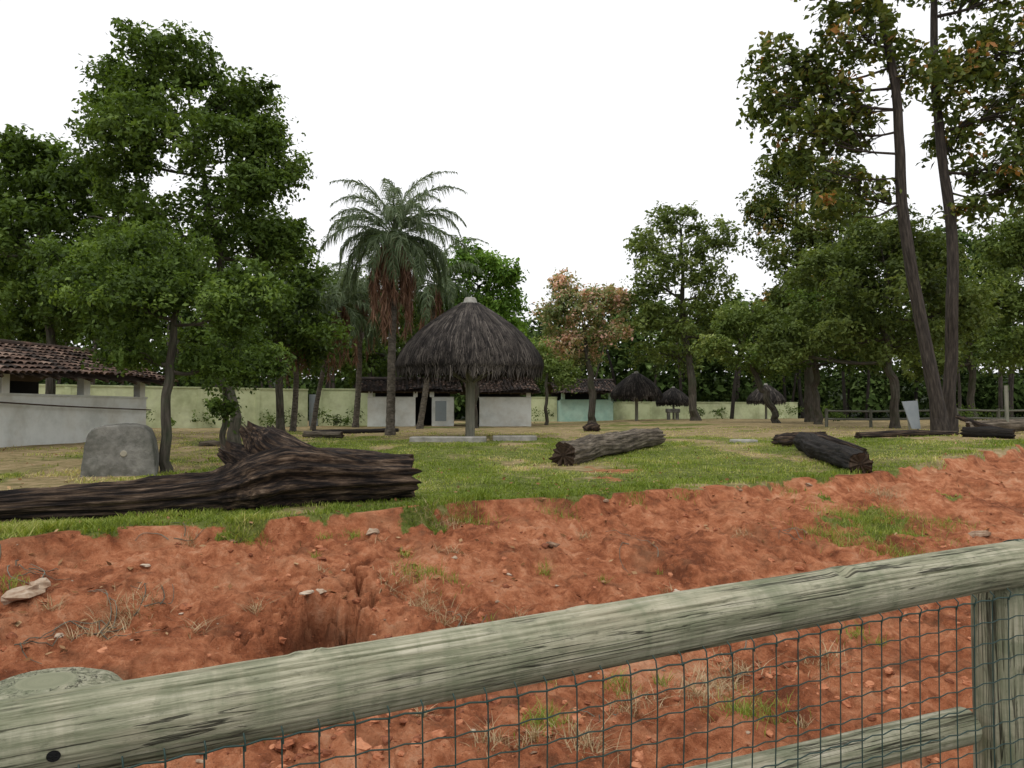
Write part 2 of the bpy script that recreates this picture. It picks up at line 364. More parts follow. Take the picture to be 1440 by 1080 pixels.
s=edge_s(x,y)
k=(g>.4)&(rng.uniform(0,1,n)<(dens+.35-.65*dry)*ss(.3,.8,g)+.35*(s>-.5)*(g>.5))
x,y,d,dry,s=x[k],y[k],d[k],dry[k],s[k];n=len(x)
tuft=fbm(x*2.5,y*2.5,o=3,seed=95)
h=(.024+.065*np.clip(tuft+.1,0,1)+.05*np.exp(-(s/.35)**2)*(.5+tuft))*rng.uniform(.5,1.5,n)
h=np.maximum(h,.015)
tone=np.clip(.36+.6*fbm(x*.8,y*.8,o=4,seed=97)+.4*dry+rng.normal(0,.16,n),0,1)
blades(mb,x,y,h,.006+.0009*d,tone,1.0)
mb.build('grass',[GRASSM])
mb=MB()
T=[(600,815,.28,260,0),(560,830,.2,100,1),(1225,740,.7,1500,0),(1180,760,.5,500,0),(765,1015,.16,240,0),(1000,960,.2,160,1),(1030,940,.2,160,1),
 (765,800,.08,60,0),(185,862,.22,170,1),(20,832,.1,70,0),(500,762,.1,80,0),(1150,935,.15,120,1),(890,700,.2,200,0),(820,1050,.15,150,1),(690,1040,.14,100,1),
 (1260,780,.35,350,0),(1040,750,.12,70,1),(350,740,.2,250,0),(650,730,.35,500,0),(620,740,.2,250,1),(270,765,.12,70,1),(570,778,.08,50,0),(945,860,.12,60,1),(1330,740,.3,200,0),
 (1240,700,.3,260,1),(885,985,.2,140,1),(1080,1000,.2,120,0),(1200,900,.12,80,0),(600,850,.2,140,1),(820,755,.1,60,1),(640,880,.2,90,1),(150,885,.2,60,1),(980,985,.2,200,1),(1040,1010,.15,150,0),(870,960,.12,100,0),(960,700,.2,120,0),(1100,690,.25,150,0),(780,715,.25,200,0)]
T+=[(rng.uniform(0,1440),rng.uniform(760,1050),rng.uniform(.03,.1),int(rng.uniform(10,50)),int(rng.uniform()<.6)) for _ in range(45)]
for px,py,r,nn,kind in T:
    p=hit(px,py);x=p[0]+rng.normal(0,r*.5,nn);y=p[1]+rng.normal(0,r*.5,nn)
    blades(mb,x,y,rng.uniform(.03,.10,nn)*(1+r),np.full(nn,.006),np.clip(rng.normal(.35 if kind==0 else .5,.2,nn),0,1),1.3 if kind==0 else 2.2,kind)
mb.build('bank_grass_tufts',[GRASSM,STRAW])
def lump(nlat=5,nlon=7):
    V=[[0,0,1]]
    for a in range(1,nlat):
        for b in range(nlon):
            t=a/nlat*math.pi;ph=b/nlon*2*math.pi;V.append([math.sin(t)*math.cos(ph),math.sin(t)*math.sin(ph),math.cos(t)])
    V.append([0,0,-1]);Q=[];Tt=[]
    for a in range(nlat-2):
        for b in range(nlon): Q.append([1+a*nlon+b,1+(a+1)*nlon+b,1+(a+1)*nlon+(b+1)%nlon,1+a*nlon+(b+1)%nlon])
    for b in range(nlon):
        Tt.append([0,1+b,1+(b+1)%nlon]);l=1+(nlat-2)*nlon;Tt.append([l+b,len(V)-1,l+(b+1)%nlon])
    return np.array(V,float),np.array(Q),np.array(Tt)
LV,LQ,LT=lump()
def lumps(mb,pos,size,flat=.6,tone=None,mi=0):
    for i,(p,s) in enumerate(zip(pos,size)):
        v=LV*(1+.35*rng.uniform(-1,1,(len(LV),1)))*np.array([rng.uniform(.7,1.3),rng.uniform(.7,1.3),flat])*s
        a=rng.uniform(0,6.28);c,sn=math.cos(a),math.sin(a)
        v=np.stack([v[:,0]*c-v[:,1]*sn,v[:,0]*sn+v[:,1]*c,v[:,2]+.15*v[:,0]],-1)+p
        n0=mb.n;mb.add(v,LQ,rng.uniform(0,1) if tone is None else tone,mi);mb.f.append((LT+n0,mi))
SOILC=surf('soil_clod',[(.18,.062,.030),(.34,.122,.057),(.48,.21,.11)],[.3,.5,.75],25,nobump=True)
mb=MB();n=9000
d=2.5*np.exp(rng.uniform(0,1,n)*math.log(20/2.5));u=rng.uniform(-.75,.8,n);x=u*d;y=d
cl_=fbm(x*.9,y*.9,o=3,seed=131)
k=(edge_s(x,y)>.1)&(((x-F0[0])*FN[0]+(y-F0[1])*FN[1])>1.0)&(rng.uniform(0,1,n)<.45+1.4*cl_);x,y=x[k],y[k]
sz=.006+.022*rng.uniform(0,1,len(x))**4*2.0
lumps(mb,np.stack([x,y,ground(x,y)+sz*.1],-1),sz)
mb.build('soil_clods',[SOILC],smooth=False)
mb=MB()
for px,py,s in [(525,754,.085),(775,774,.075),(38,845,.13),(435,841,.045),(60,838,.09),(900,758,.05),(452,833,.045),(1372,757,.12),(715,800,.03),(640,790,.03),(1135,683,.06),(850,705,.05),(330,765,.04),(1100,820,.05),(210,800,.04),(700,850,.03),(950,830,.035),(1300,800,.05),(560,930,.03),(800,900,.03),(90,900,.04),(1040,690,.05)]+[(rng.uniform(0,1440),rng.uniform(760,1060),rng.uniform(.008,.022)) for _ in range(60)]:
    p=hit(px,py);lumps(mb,[np.array([p[0],p[1],gz(p[0],p[1])+s*.08])],[s],.4)
mb.build('stones',[STONE],smooth=False)
mb=MB()
for px,py,L in [(150,880,.5),(200,855,.4),(170,870,.45),(60,905,.35),(20,800,.6),(60,810,.4),(1030,930,.35),(905,770,.4),(250,760,.3),(1130,760,.35),(860,1000,.3),(640,900,.3)]:
    for _ in range(3):
        p=hit(px+rng.normal(0,12),py+rng.normal(0,6));a=rng.uniform(0,6.28);t=np.linspace(0,1,9)
        xx=p[0]+np.cos(a+t)*t*L;yy=p[1]+np.sin(a+t)*t*L;tube(mb,np.stack([xx,yy,ground(xx,yy)+.008+.01*np.sin(t*3)],-1),np.linspace(.005,.002,9),5,rng.uniform(0,.5),0)
mb.build('exposed_roots',[POSTM])
mb=MB();n=1700
d=4*np.exp(rng.uniform(0,1,n)*math.log(22/4));u=rng.uniform(-.75,.75,n);x=u*d;y=d
k=(edge_s(x,y)<2.5);x,y=x[k],y[k];n=len(x)
p=np.stack([x,y,ground(x,y)+.015+.02*rng.uniform(0,1,n)],-1)
def leafquads(mb,p,L,nv,tone,mi=0,wr=.5,droop=.15):
    n=len(p);nv=nrm(nv);a=nrm(np.cross(nv,rng.normal(0,1,(n,3))));b=np.cross(nv,a);L=L[:,None]
    t=p+a*L*.5;t[:,2]-=droop*L[:,0]
    v=np.stack([t,p+b*L*wr*.5+nv*L*.06,p-a*L*.5,p-b*L*wr*.5+nv*L*.06],1).reshape(-1,3)
    mb.add(v,np.arange(n)[:,None]*4+np.array([[0,1,2,3]]),np.repeat(tone,4),mi)
leafquads(mb,p,rng.uniform(.03,.09,n),rng.normal(0,.4,(n,3))+np.array([0,0,1]),rng.uniform(0,1,n),0,.6,-.1)
mb.build('fallen_leaves',[DEADLEAF],smooth=False)
# ---------------------------------------------------------------- trees
def foliage(mb,cl,cr,lpc,leaf,mi=1,up=.6,sq=.8,tb=0,hang=0,wr=.55):
    n=len(cl)
    cnt=np.maximum(8,(lpc*rng.uniform(.6,1.4,n))).astype(int)
    cs=cr*rng.uniform(.6,1.4,n);ct=rng.normal(.45+tb,.16,n)
    idx=np.repeat(np.arange(n),cnt);M=len(idx)
    dr=nrm(rng.normal(0,1,(M,3)));dr[:,2]=np.where(rng.uniform(0,1,M)<.35,np.abs(dr[:,2]),dr[:,2])
    r=rng.uniform(0,1,M)**.45
    off=dr*(r*cs[idx])[:,None]*np.array([1,1,sq])
    wob=.45*cr*np.stack([vn(*(cl[idx]+off).T*1.6/cr,seed=s_) for s_ in (1,2,3)],-1)
    p=cl[idx]+off+wob
    if hang: p[:,2]-=hang*cr*r**2
    nv=rng.normal(0,.6,(M,3))+np.array([0,0,up])+dr*.5
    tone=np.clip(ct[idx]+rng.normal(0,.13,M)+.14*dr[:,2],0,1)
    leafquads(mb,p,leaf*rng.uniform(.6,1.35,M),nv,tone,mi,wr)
def make_tree(name,d,trunk,lobes,leaf,lpc,cr,lm,bark=None,seed=1,sparse=0,hang=0,tb=0,attach=.45,splay=.6,nm=1.5,tw=.72,limb=1.0,crk=.82):
    global rng
    rng=np.random.default_rng(seed)
    bark=bark or BARK;m=d/F;mb=MB()
    tp=[sight(px,py,d) for px,py,w in trunk];tr=[w*m/2*tw for _,_,w in trunk]
    tp[0][2]=gz(tp[0][0],tp[0][1])-.1
    tp=np.array(tp);tp[1:,1]+=rng.normal(0,.25*m*30,len(tp)-1)
    P,Rr=resample(tp,26,tr)
    Rr[0]*=1.45;Rr[1]*=1.12
    P[2:]+=np.stack([vn(np.arange(24)*.45,np.full(24,seed*3.1),seed=s_) for s_ in (1,2,3)],-1)*Rr[2:,None]*.6
    tube(mb,P,Rr,10,.5,0,disp=lambda L,c,s_:.12*vn(c*2,s_*2,L*1.5,seed=seed))
    allc=[];cr=cr*crk
    for li,(px,py,rx,ry,n) in enumerate(lobes):
        n=int(n*nm)
        c=sight(px,py,d);c[1]+=(rng.uniform(-1,1)*rx*m*splay)
        rad=np.array([rx,rx,ry])*m
        dr=nrm(rng.normal(0,1,(n,3)));r=rng.uniform(.2,1,n)**.55*rng.uniform(.85,1.12,n)
        cl=c+dr*r[:,None]*np.maximum(rad-.45*cr,.4*rad)
        allc.append(cl)
        lo=int(26*attach);cand=P[lo:]
        dd=np.linalg.norm(cand-c,axis=1)+2.0*np.maximum(cand[:,2]-c[2]+.35*rad[2],0)
        k=lo+int(np.argmin(dd));s0=P[k];r0=min(Rr[k]*.6,(.012+.028*np.linalg.norm(rad))*limb)
        mid=(s0+c)/2+np.array([0,0,-.10*np.linalg.norm(c-s0)])+rng.normal(0,.07,3)*np.linalg.norm(c-s0)
        LP=resample([s0,mid,c],9);tube(mb,LP,np.linspace(r0,r0*.45,9),7,.5,0,cap=False)
        for q in cl[::(1 if sparse else 3)]:
            k2=rng.integers(2,9);a=LP[k2];mm=(a+q)/2+rng.normal(0,.12,3)*np.linalg.norm(q-a)
            tube(mb,resample([a,mm,q],6),np.linspace(r0*.35,.004,6),4,.5,0,cap=False)
    cl=np.concatenate(allc)
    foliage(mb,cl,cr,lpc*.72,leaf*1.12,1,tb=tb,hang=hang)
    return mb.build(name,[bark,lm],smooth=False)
BT='broadleaf_tree'
make_tree(BT,21,[(330,640,22),(325,500,20),(300,350,15),(270,200,8),(255,110,4)],
 [(250,95,85,42,26),(180,135,65,45,22),(320,125,70,50,24),(360,195,58,45,20),(260,200,110,60,34),(175,215,65,55,22),(370,265,50,45,16),(290,300,120,70,36),(370,340,55,55,18),(230,380,120,70,34),(160,310,75,65,24),(395,235,30,22,6),(140,90,28,20,5)],
 .135,150,.55,LEAF_DARK,seed=11,tb=.12,nm=1.7)
make_tree(BT,14,[(236,655,16),(234,560,14),(240,470,11),(246,420,6)],
 [(200,430,90,45,24),(120,395,80,45,18),(260,400,70,45,16),(330,440,70,50,18),(170,490,80,35,14),(290,510,60,35,10),(60,370,70,45,14),(215,350,90,40,16),(350,400,50,40,9)],
 .088,170,.38,LEAF_DARK,seed=12,tb=.12,tw=.95,nm=1.6)
make_tree(BT,27,[(70,620,20),(65,480,16),(60,330,10),(60,270,5)],
 [(45,230,65,45,24),(110,260,75,50,26),(-10,280,80,60,24),(60,340,120,65,38),(0,420,120,70,36),(120,430,110,65,32),(-90,330,100,90,30),(190,420,60,70,20)],
 .18,180,.75,LEAF_DARK,seed=13,tb=.04)
make_tree('small_tree',18,[(313,618,9),(316,580,8),(318,545,6),(322,520,4)],
 [(290,520,45,28,10),(345,520,50,30,12),(330,480,55,35,12),(385,510,28,30,6),(312,575,22,14,4)],.10,150,.42,LEAF_DARK,seed=14,attach=.3,tb=.08,tw=1)
make_tree(BT,33,[(395,600,16),(395,480,12),(390,380,6)],[(380,340,55,40,18),(420,390,45,45,14),(370,420,70,60,22),(430,470,60,50,18),(330,480,70,50,20)],.19,160,.9,LEAF_DARK,seed=15,tb=-.02)
make_tree(BT,40,[(665,600,18),(668,500,14),(672,400,7)],[(650,375,40,28,16),(700,390,38,32,18),(700,430,42,35,18),(640,430,50,40,18),(715,460,30,30,12),(690,480,60,40,16)],.19,190,.95,LEAF_BRIGHT,seed=16,tb=.12)
make_tree(BT,47,[(520,600,16),(520,500,14),(515,450,7)],[(480,420,60,45,20),(560,440,70,45,20),(620,480,60,40,16),(500,500,90,50,24),(420,500,60,50,16)],.25,170,1.2,LEAF_DARK,seed=17,tb=-.06)
make_tree('pink_flowering_tree',50,[(832,590,14),(832,540,13),(826,500,9),(822,460,5)],
 [(790,440,40,28,16),(840,430,45,28,18),(870,420,28,22,10),(795,402,26,20,8),(850,470,55,30,18),(785,480,35,28,10),(815,500,45,25,10)],.22,120,.85,LEAF_PINK,seed=18,sparse=1,tb=.08,nm=1.7)
make_tree('small_tree',46,[(768,588,7),(768,550,6),(770,520,4)],[(770,520,30,24,10),(760,495,24,20,7),(795,530,22,20,6)],.18,130,.8,LEAF_LIGHT,seed=28)
make_tree(BT,50,[(978,588,17),(972,540,14),(965,480,12),(962,400,8),(958,320,4)],
 [(955,310,42,26,15),(915,340,38,28,13),(1005,340,35,30,13),(955,365,55,35,18),(920,400,48,32,15),(1000,400,48,35,15),(960,450,65,35,18),(905,450,38,30,10),(1015,455,40,30,12),(950,500,70,30,14)],.24,110,.85,LEAF_MID,seed=19,sparse=1,tb=.16)
make_tree('spreading_tree',42,[(1092,600,10),(1084,570,9),(1072,540,9),(1060,505,5)],
 [(1030,455,38,24,12),(1065,440,42,26,14),(1110,470,38,30,12),(1000,490,30,25,8),(1040,500,42,26,10),(1090,510,42,24,10)],.18,160,.75,LEAF_LIGHT,seed=20,attach=.3,tb=.08,tw=1)
make_tree(BT,44,[(1140,600,20),(1140,480,18),(1130,350,12),(1120,260,5)],
 [(1105,245,38,32,16),(1085,300,42,42,18),(1150,265,55,50,22),(1110,360,60,55,26),(1175,350,65,65,28),(1120,430,65,45,22)],.22,170,.9,LEAF_AUT,seed=21,tb=.05)
make_tree(BT,32,[(1258,602,18),(1252,540,16),(1240,470,13),(1245,380,7)],
 [(1250,335,85,45,32),(1180,380,65,50,26),(1320,365,68,50,28),(1230,420,95,55,36),(1340,430,60,50,24),(1170,460,75,45,26),(1270,480,95,40,26),(1110,490,50,40,14)],.17,180,.75,LEAF_MID,seed=22,tb=.03)
make_tree(BT,40,[(1150,598,14),(1148,520,12),(1140,470,6)],[(1140,450,60,45,20),(1190,500,60,35,16),(1100,500,50,35,12)],.2,160,.9,LEAF_DARK,seed=23)
make_tree(BT,38,[(1460,605,18),(1455,500,15),(1450,380,7)],
 [(1425,345,48,38,16),(1470,320,70,50,20),(1415,420,55,50,20),(1490,430,80,60,24),(1420,490,60,40,18),(1560,380,80,80,20)],.19,180,.9,LEAF_LIGHT,seed=24,tb=-.04)
make_tree(BT,52,[(1370,595,14),(1370,500,12),(1368,420,6)],[(1370,400,60,50,20),(1320,450,60,50,18),(1400,480,70,45,20),(1290,510,60,40,16)],.26,160,1.2,LEAF_MID,seed=27,tb=-.04)
make_tree('tall_sparse_tree',24,[(1324,610,26),(1306,500,23),(1285,380,21),(1268,230,18),(1256,100,15),(1246,-20,12),(1235,-150,8)],
 [(1110,60,55,50,14),(1160,100,65,55,18),(1200,40,65,55,18),(1130,180,60,40,13),(1205,170,55,50,15),(1180,-40,90,60,18),(1270,-60,90,60,16),(1125,225,38,32,8),(1220,250,60,40,11),(1085,130,35,34,8),(1290,80,60,60,12),(1180,130,70,60,14),(1160,290,50,30,7)],
 .23,30,.6,LEAF_AUT,BARK_D,seed=25,sparse=1,hang=.6,attach=.45,tb=.10,tw=.78,limb=.6,nm=2.3)
make_tree('tall_sparse_tree',25.5,[(1333,608,22),(1332,480,20),(1331,330,18),(1330,180,16),(1332,40,13),(1335,-120,9)],
 [(1390,60,65,55,18),(1430,150,65,60,18),(1350,110,55,50,14),(1400,230,60,40,13),(1480,60,80,80,20),(1330,-50,90,60,16),(1430,-40,90,60,18),(1370,180,50,40,11),(1500,200,70,60,14),(1440,260,50,30,8),(1370,290,50,25,7)],
 .24,32,.62,LEAF_AUT,BARK_D,seed=26,sparse=1,hang=.6,attach=.45,tb=.06,tw=.78,limb=.6,nm=2.3)
rng=np.random.default_rng(99)
mb=MB()
tp=np.array([[-900,300],[-200,300],[0,330],[200,340],[430,390],[520,420],[640,430],[735,448],[765,440],[900,430],[1000,425],[1100,400],[1200,370],[1300,330],[1440,320],[2000,290],[2500,280]],float)
n=2100
px=rng.uniform(-700,2100,n);d=rng.uniform(62,105,n)
top=np.interp(px,tp[:,0],tp[:,1])+30*fbm(px*.02,d*.08,o=3,seed=44)+12
v=rng.uniform(0,1,n)**.9;py=585-(585-top)*v
c=np.stack([(px-720)/F*d,d,E+(580-py)/F*d],-1)
foliage(mb,c,2.0,95,.64,1,tb=.03,wr=.6)
for k in range(80):
    px=rng.uniform(-300,1800);d=rng.uniform(56,68);b=sight(px,588,d);b[2]=gz(b[0],b[1])-.2
    t=b+np.array([rng.normal(0,.7),rng.normal(0,.7),rng.uniform(6,10)]);tube(mb,resample([b,(b+t)/2+rng.normal(0,.3,3),t],8),np.linspace(.15,.07,8)*rng.uniform(.6,1.3),6,rng.uniform(.1,.6),0,cap=False)
n=420;px=rng.uniform(-600,2000,n);d=rng.uniform(68,82,n);x=(px-720)/F*d
c=np.stack([x,d,ground(x,d,False)+rng.uniform(.3,2.6,n)],-1)
foliage(mb,c,1.5,85,.52,1,tb=.0)
mb.build('distant_tree_line',[BARK_D,LEAF_FOR],smooth=False)
# ---------------------------------------------------------------- palms
def palm(name,d,base,topp,w,nf,fl,seed,lean=0,dead=10,elr=105,dr0=1.1):
    global rng
    rng=np.random.default_rng(seed);m=d/F;mb=MB()
    b=sight(*base,d);b[2]=gz(b[0],b[1])-.1;t=sight(*topp,d)
    mid=(b+t)/2+np.array([lean,0,0])
    P=resample([b,(b+mid)/2+np.array([lean*.3,0,0]),mid,(mid+t)/2,t],60);R=np.interp(np.linspace(0,1,60),[0,.05,.5,.75,.9,1],[1.35,1.0,.82,.85,1.1,1.0])*w*m/2*.82
    tube(mb,P,R,14,.5,0,disp=lambda L,c,s:.05*np.sin(L*34)+.06*vn(c*3,s*3,L*4,seed=3))
    for i in range(nf):
        az=i*2.39996+rng.normal(0,.15);q=(i+.5)/nf
        el=math.radians(86-elr*q**.9+rng.normal(0,6));L=fl*rng.uniform(.85,1.12)*(1-.15*q)
        droop=dr0+.8*q+rng.normal(0,.15)
        K=26;s=np.linspace(0,1,K);e=el-droop*1.2*s**1.5;e=np.maximum(e,-1.45)
        hx=np.cumsum(np.cos(e))*L/K;hz=np.cumsum(np.sin(e))*L/K
        A=np.array([math.cos(az),math.sin(az),0]);Z=np.array([0,0,1.]);S=np.array([-math.sin(az),math.cos(az),0])
        C=t+np.array([0,0,.05])+hx[:,None]*A+hz[:,None]*Z+S*(.18*L*s**2*rng.normal(0,1))[:,None]
        tube(mb,C,np.linspace(.03,.006,K),4,.7,1,cap=False)
        T=nrm(np.gradient(C,axis=0))
        nl=46;ss_=np.linspace(.14,1,nl);Ci=np.stack([np.interp(ss_,s,C[:,k]) for k in range(3)],-1);Ti=np.stack([np.interp(ss_,s,T[:,k]) for k in range(3)],-1)
        for side in (-1,1):
            for rep in range(2):
                ll=(.62*np.sin(np.clip(ss_*1.05+.12,0,1)*math.pi)**.5+.14)*fl/3.6*rng.uniform(.7,1.2,nl)
                dr=nrm(S*side*rng.uniform(.3,.85,(nl,1))+Ti*.7+Z*rng.uniform(-.6,.25,(nl,1)))
                t0=Ci+rng.normal(0,.012,(nl,3));t1=t0+dr*(ll*.45)[:,None];t2=t1+nrm(dr+np.array([0,0,-2.2]))*(ll*.62)[:,None]
                wv=nrm(np.cross(dr,rng.normal(0,1,(nl,3))))*.016*max(1,d/28)
                v=np.stack([t0-wv*.6,t0+wv*.6,t1+wv,t1-wv,t2],1).reshape(-1,3);k=np.arange(nl)[:,None]*5
                n0=mb.n;mb.add(v,k+np.array([[0,1,2,3]]),np.repeat(np.clip(rng.normal(.66-.3*q,.2,nl),0,1),5),1);mb.f.append((k+np.array([[3,2,4]])+n0,1))
    for i in range(dead):
        az=rng.uniform(0,6.28);A=np.array([math.cos(az),math.sin(az),0]);L=fl*rng.uniform(.35,1.05);K=12;s=np.linspace(0,1,K)
        C=t+A*(.12+.6*np.sin(s*2.0)*rng.uniform(.4,1))[:,None]*fl/3.2+np.array([0,0,-1.])*(L*s**1.2)[:,None]
        tube(mb,C,np.linspace(.04,.01,K),4,.6,2,cap=False)
        nl=110;ii=rng.uniform(.1,1,nl);Ci=np.stack([np.interp(ii,s,C[:,k]) for k in range(3)],-1)
        dr=rng.normal(0,.11,(nl,3))+np.array([0,0,-.42]);wv=nrm(np.cross(dr,rng.normal(0,1,(nl,3))))*.024
        v=np.stack([Ci-wv,Ci+wv,Ci+dr],1).reshape(-1,3);mb.add(v,np.arange(nl)[:,None]*3+np.array([[0,1,2]]),np.repeat(rng.uniform(0,1,nl),3),2)
    mb.build(name,[PBARK,PALM_G,PALM_D],smooth=False)
palm('palm_tree',28,(549,613),(553,335),16,38,3.7,31,0,40,104,1.45)
palm('palm_tree',34,(412,602),(415,440),11,20,2.8,32,.1,16,112,1.5)
palm('palm_tree',37,(440,600),(478,430),9,22,3.4,33,-.15,8,112,1.5)
palm('palm_tree',40,(500,600),(505,420),11,22,3.6,34,.1,10,112,1.5)
palm('palm_tree',38,(590,600),(612,400),11,20,3.6,35,.1,8,112,1.5)
rng=np.random.default_rng(123)
# ---------------------------------------------------------------- thatched huts
def hut(name,d,px,scale=1.0):
    e=bpy.data.objects.new(name,None);scene.collection.objects.link(e)
    x=(px-720)/F*d;g=gz(x,d);e.location=(x,d,g)
    pr=np.array([[.0,4.58],[.28,4.56],[.56,4.38],[.92,4.15],[1.38,3.83],[1.82,3.46],[2.18,3.05],[2.40,2.68],[2.48,2.38],[2.42,2.24]])*scale
    s=np.linspace(0,1,40);k=np.linspace(0,1,len(pr));Rp=np.interp(s,k,pr[:,0]);Zp=np.interp(s,k,pr[:,1])
    for _ in range(3): Rp[1:-1]=(Rp[:-2]+2*Rp[1:-1]+Rp[2:])/4;Zp[1:-1]=(Zp[:-2]+2*Zp[1:-1]+Zp[2:])/4
    ns=96;th=np.arange(ns)/ns*2*math.pi
    mb=MB()
    wob=1+.03*fbm(np.cos(th)[None]*3+s[:,None]*3,np.sin(th)[None]*3+0*s[:,None],s[:,None]*4+0*th[None],o=3)*ss(0,.3,s)[:,None]
    v=np.stack([Rp[:,None]*wob*np.cos(th),Rp[:,None]*wob*np.sin(th),Zp[:,None]+0*th[None]],-1)
    inner=np.stack([2.2*scale*np.cos(th),2.2*scale*np.sin(th),2.42*scale+0*th],-1);topi=np.stack([.1*np.cos(th),.1*np.sin(th),3.7*scale+0*th],-1)
    v=np.concatenate([v,inner[None],topi[None]]);n=len(v);i=np.arange(n-1)[:,None]*ns;j=np.arange(ns)[None]
    f=np.stack([i+j,i+ns+j,i+ns+(j+1)%ns,i+(j+1)%ns],-1).reshape(-1,4)
    mb.add(v.reshape(-1,3),f,.25)
    M=int(9000 if d<40 else 2500);a=rng.uniform(0,6.283,M);s0=rng.uniform(0,.97,M)**.75;ln=rng.uniform(.08,.22,M)
    pts=[]
    lift=rng.uniform(.0,.06,M)*scale
    for q in range(4):
        sq=s0+ln*q/3;over=np.maximum(sq-1,0);sc=np.minimum(sq,1)
        r=np.interp(sc,s,Rp)*(1+.03*fbm(np.cos(a)*3+sc*3,np.sin(a)*3,sc*4,o=3)*ss(0,.3,sc));zz=np.interp(sc,s,Zp)-over*2.6*scale
        r=r+lift*(1.0-.15*q)+.008+.03*over;aa=a+rng.normal(0,.008,M)*q
        pts.append((aa,r,zz))
    wd=.012*rng.uniform(.6,1.6,M)*max(1,d/26)
    V=[]
    for q,(aa,r,zz) in enumerate(pts):
        ww=wd*(1 if q<3 else .3)
        for sg in (-1,1):
            V.append(np.stack([r*np.cos(aa)-sg*ww*np.sin(aa),r*np.sin(aa)+sg*ww*np.cos(aa),zz],-1))
    V=np.stack(V,1).reshape(-1,3);k=np.arange(M)[:,None,None]*8+np.array([[0,1,3,2],[2,3,5,4],[4,5,7,6]])[None]
    patchy=.25*fbm(np.cos(a)*3,np.sin(a)*3,s0*3,o=3,seed=9)
    mb.add(V,k.reshape(-1,4),np.repeat(np.clip(rng.normal(.47,.2,M)+patchy-(.12 if d>40 else 0),0,1),8))
    M=3200 if d<40 else 500;a=rng.uniform(0,6.283,M);r=(2.42-rng.uniform(0,.3,M))*scale;z0=(2.36+rng.uniform(-.05,.2,M))*scale;L=rng.uniform(.15,.42,M)*scale*(1+.5*vn(np.cos(a)*7,np.sin(a)*7))
    w=.014*max(1,d/26);t=np.stack([-np.sin(a),np.cos(a),0*a],-1)*w;o_=np.stack([np.cos(a),np.sin(a),0*a],-1)
    p0=o_*r[:,None];p0[:,2]=z0;p1=p0+o_*rng.normal(.0,.03,(M,1))+t*rng.normal(0,1,(M,1));p1[:,2]=z0-L
    V=np.stack([p0-t,p0+t,p1],1).reshape(-1,3);mb.add(V,np.arange(M)[:,None]*3+np.array([[0,1,2]]),np.repeat(rng.uniform(0,.8,M),3))
    mb.build('thatch_roof',[THATCH],e,smooth=False)
    mb=MB()
    zz=np.array([4.46,4.54,4.56,4.70,4.74,4.75])*scale;r=np.array([.34,.36,.24,.2,.16,.01])*scale
    tube(mb,np.stack([0*zz,0*zz,zz],-1),r,20,.7);mb.build('roof_cap',[SLABM],e)
    mb=MB()
    tube(mb,resample([[0,0,-.1],[.01,0,1.2],[0,0,2.4],[0,0,4.3*scale]],14),np.full(14,.155*scale),14,.6,disp=lambda L,c,s_:.05*vn(c*2,s_*2,L*2))
    for q in range(6):
        A=q*math.pi/3+.3;c,s_=math.cos(A),math.sin(A)
        tube(mb,[[c*.1,s_*.1,1.85*scale],[c*1.6*scale,s_*1.6*scale,2.68*scale]],.04*scale,6,.4)
        tube(mb,[[c*.1,s_*.1,3.55*scale],[c*2.2*scale,s_*2.2*scale,2.4*scale]],.045*scale,6,.4)
    mb.build('centre_post',[POSTM],e)
    return e
hut('thatched_hut',26,661)
hut('thatched_hut',53,895,.72);hut('thatched_hut',55,947,.50);hut('thatched_hut',57,1077,.56)
for (px0,px1,py,d) in [(578,684,628,23.5),(693,754,623,24.5)]:
    a=sight(px0,py,d);b=sight(px1,py,d);cx=(a[0]+b[0])/2
    mb=MB();box(mb,(cx,d,gz(cx,d)+.04),(b[0]-a[0],.9,.20),.03,.6,0,.025);mb.build('concrete_slab',[SLABM],smooth=False)
p=hit(1045,622);mb=MB();box(mb,(p[0],p[1],p[2]+.03),(.6,.5,.1),.2,.9,0,.02);mb.build('concrete_slab',[SLABM],smooth=False)
# ---------------------------------------------------------------- buildings
def tiles(mb,o,du,L,dv,W,seed=0):
    nv=np.cross(du,dv);nv=nv if nv[2]>0 else -nv
    tw=.21;tl=.36
    for j in range(int(W/tl)+1):
        nu=int(L/tw);u=(np.arange(nu)+.5)*tw+rng.normal(0,.014,nu);v0=j*tl-.02+rng.normal(0,.02,nu);v1=np.minimum(v0+tl+.08,W)
        ang=np.linspace(0,math.pi,6)
        sag=-.06*np.sin(u/L*math.pi*2)+.05*vn(u*.6,np.full(nu,j*.3),seed=seed)
        A=[]
        for vv,rr_,up in ((v0,.105,.05),(v1,.085,.012)):
            for a in ang:
                A.append(o+du*(u+math.cos(a)*rr_)[:,None]+dv*vv[:,None]+nv*(sag+up+math.sin(a)*rr_*.75)[:,None])
        V=np.stack(A,1).reshape(-1,3);k=np.arange(nu)[:,None,None]*12
        f=np.array([[i,i+1,i+7,i+6] for i in range(5)])[None]
        mb.add(V,(k+f).reshape(-1,4),np.repeat(np.clip(rng.normal(.5,.25,nu),0,1),12))
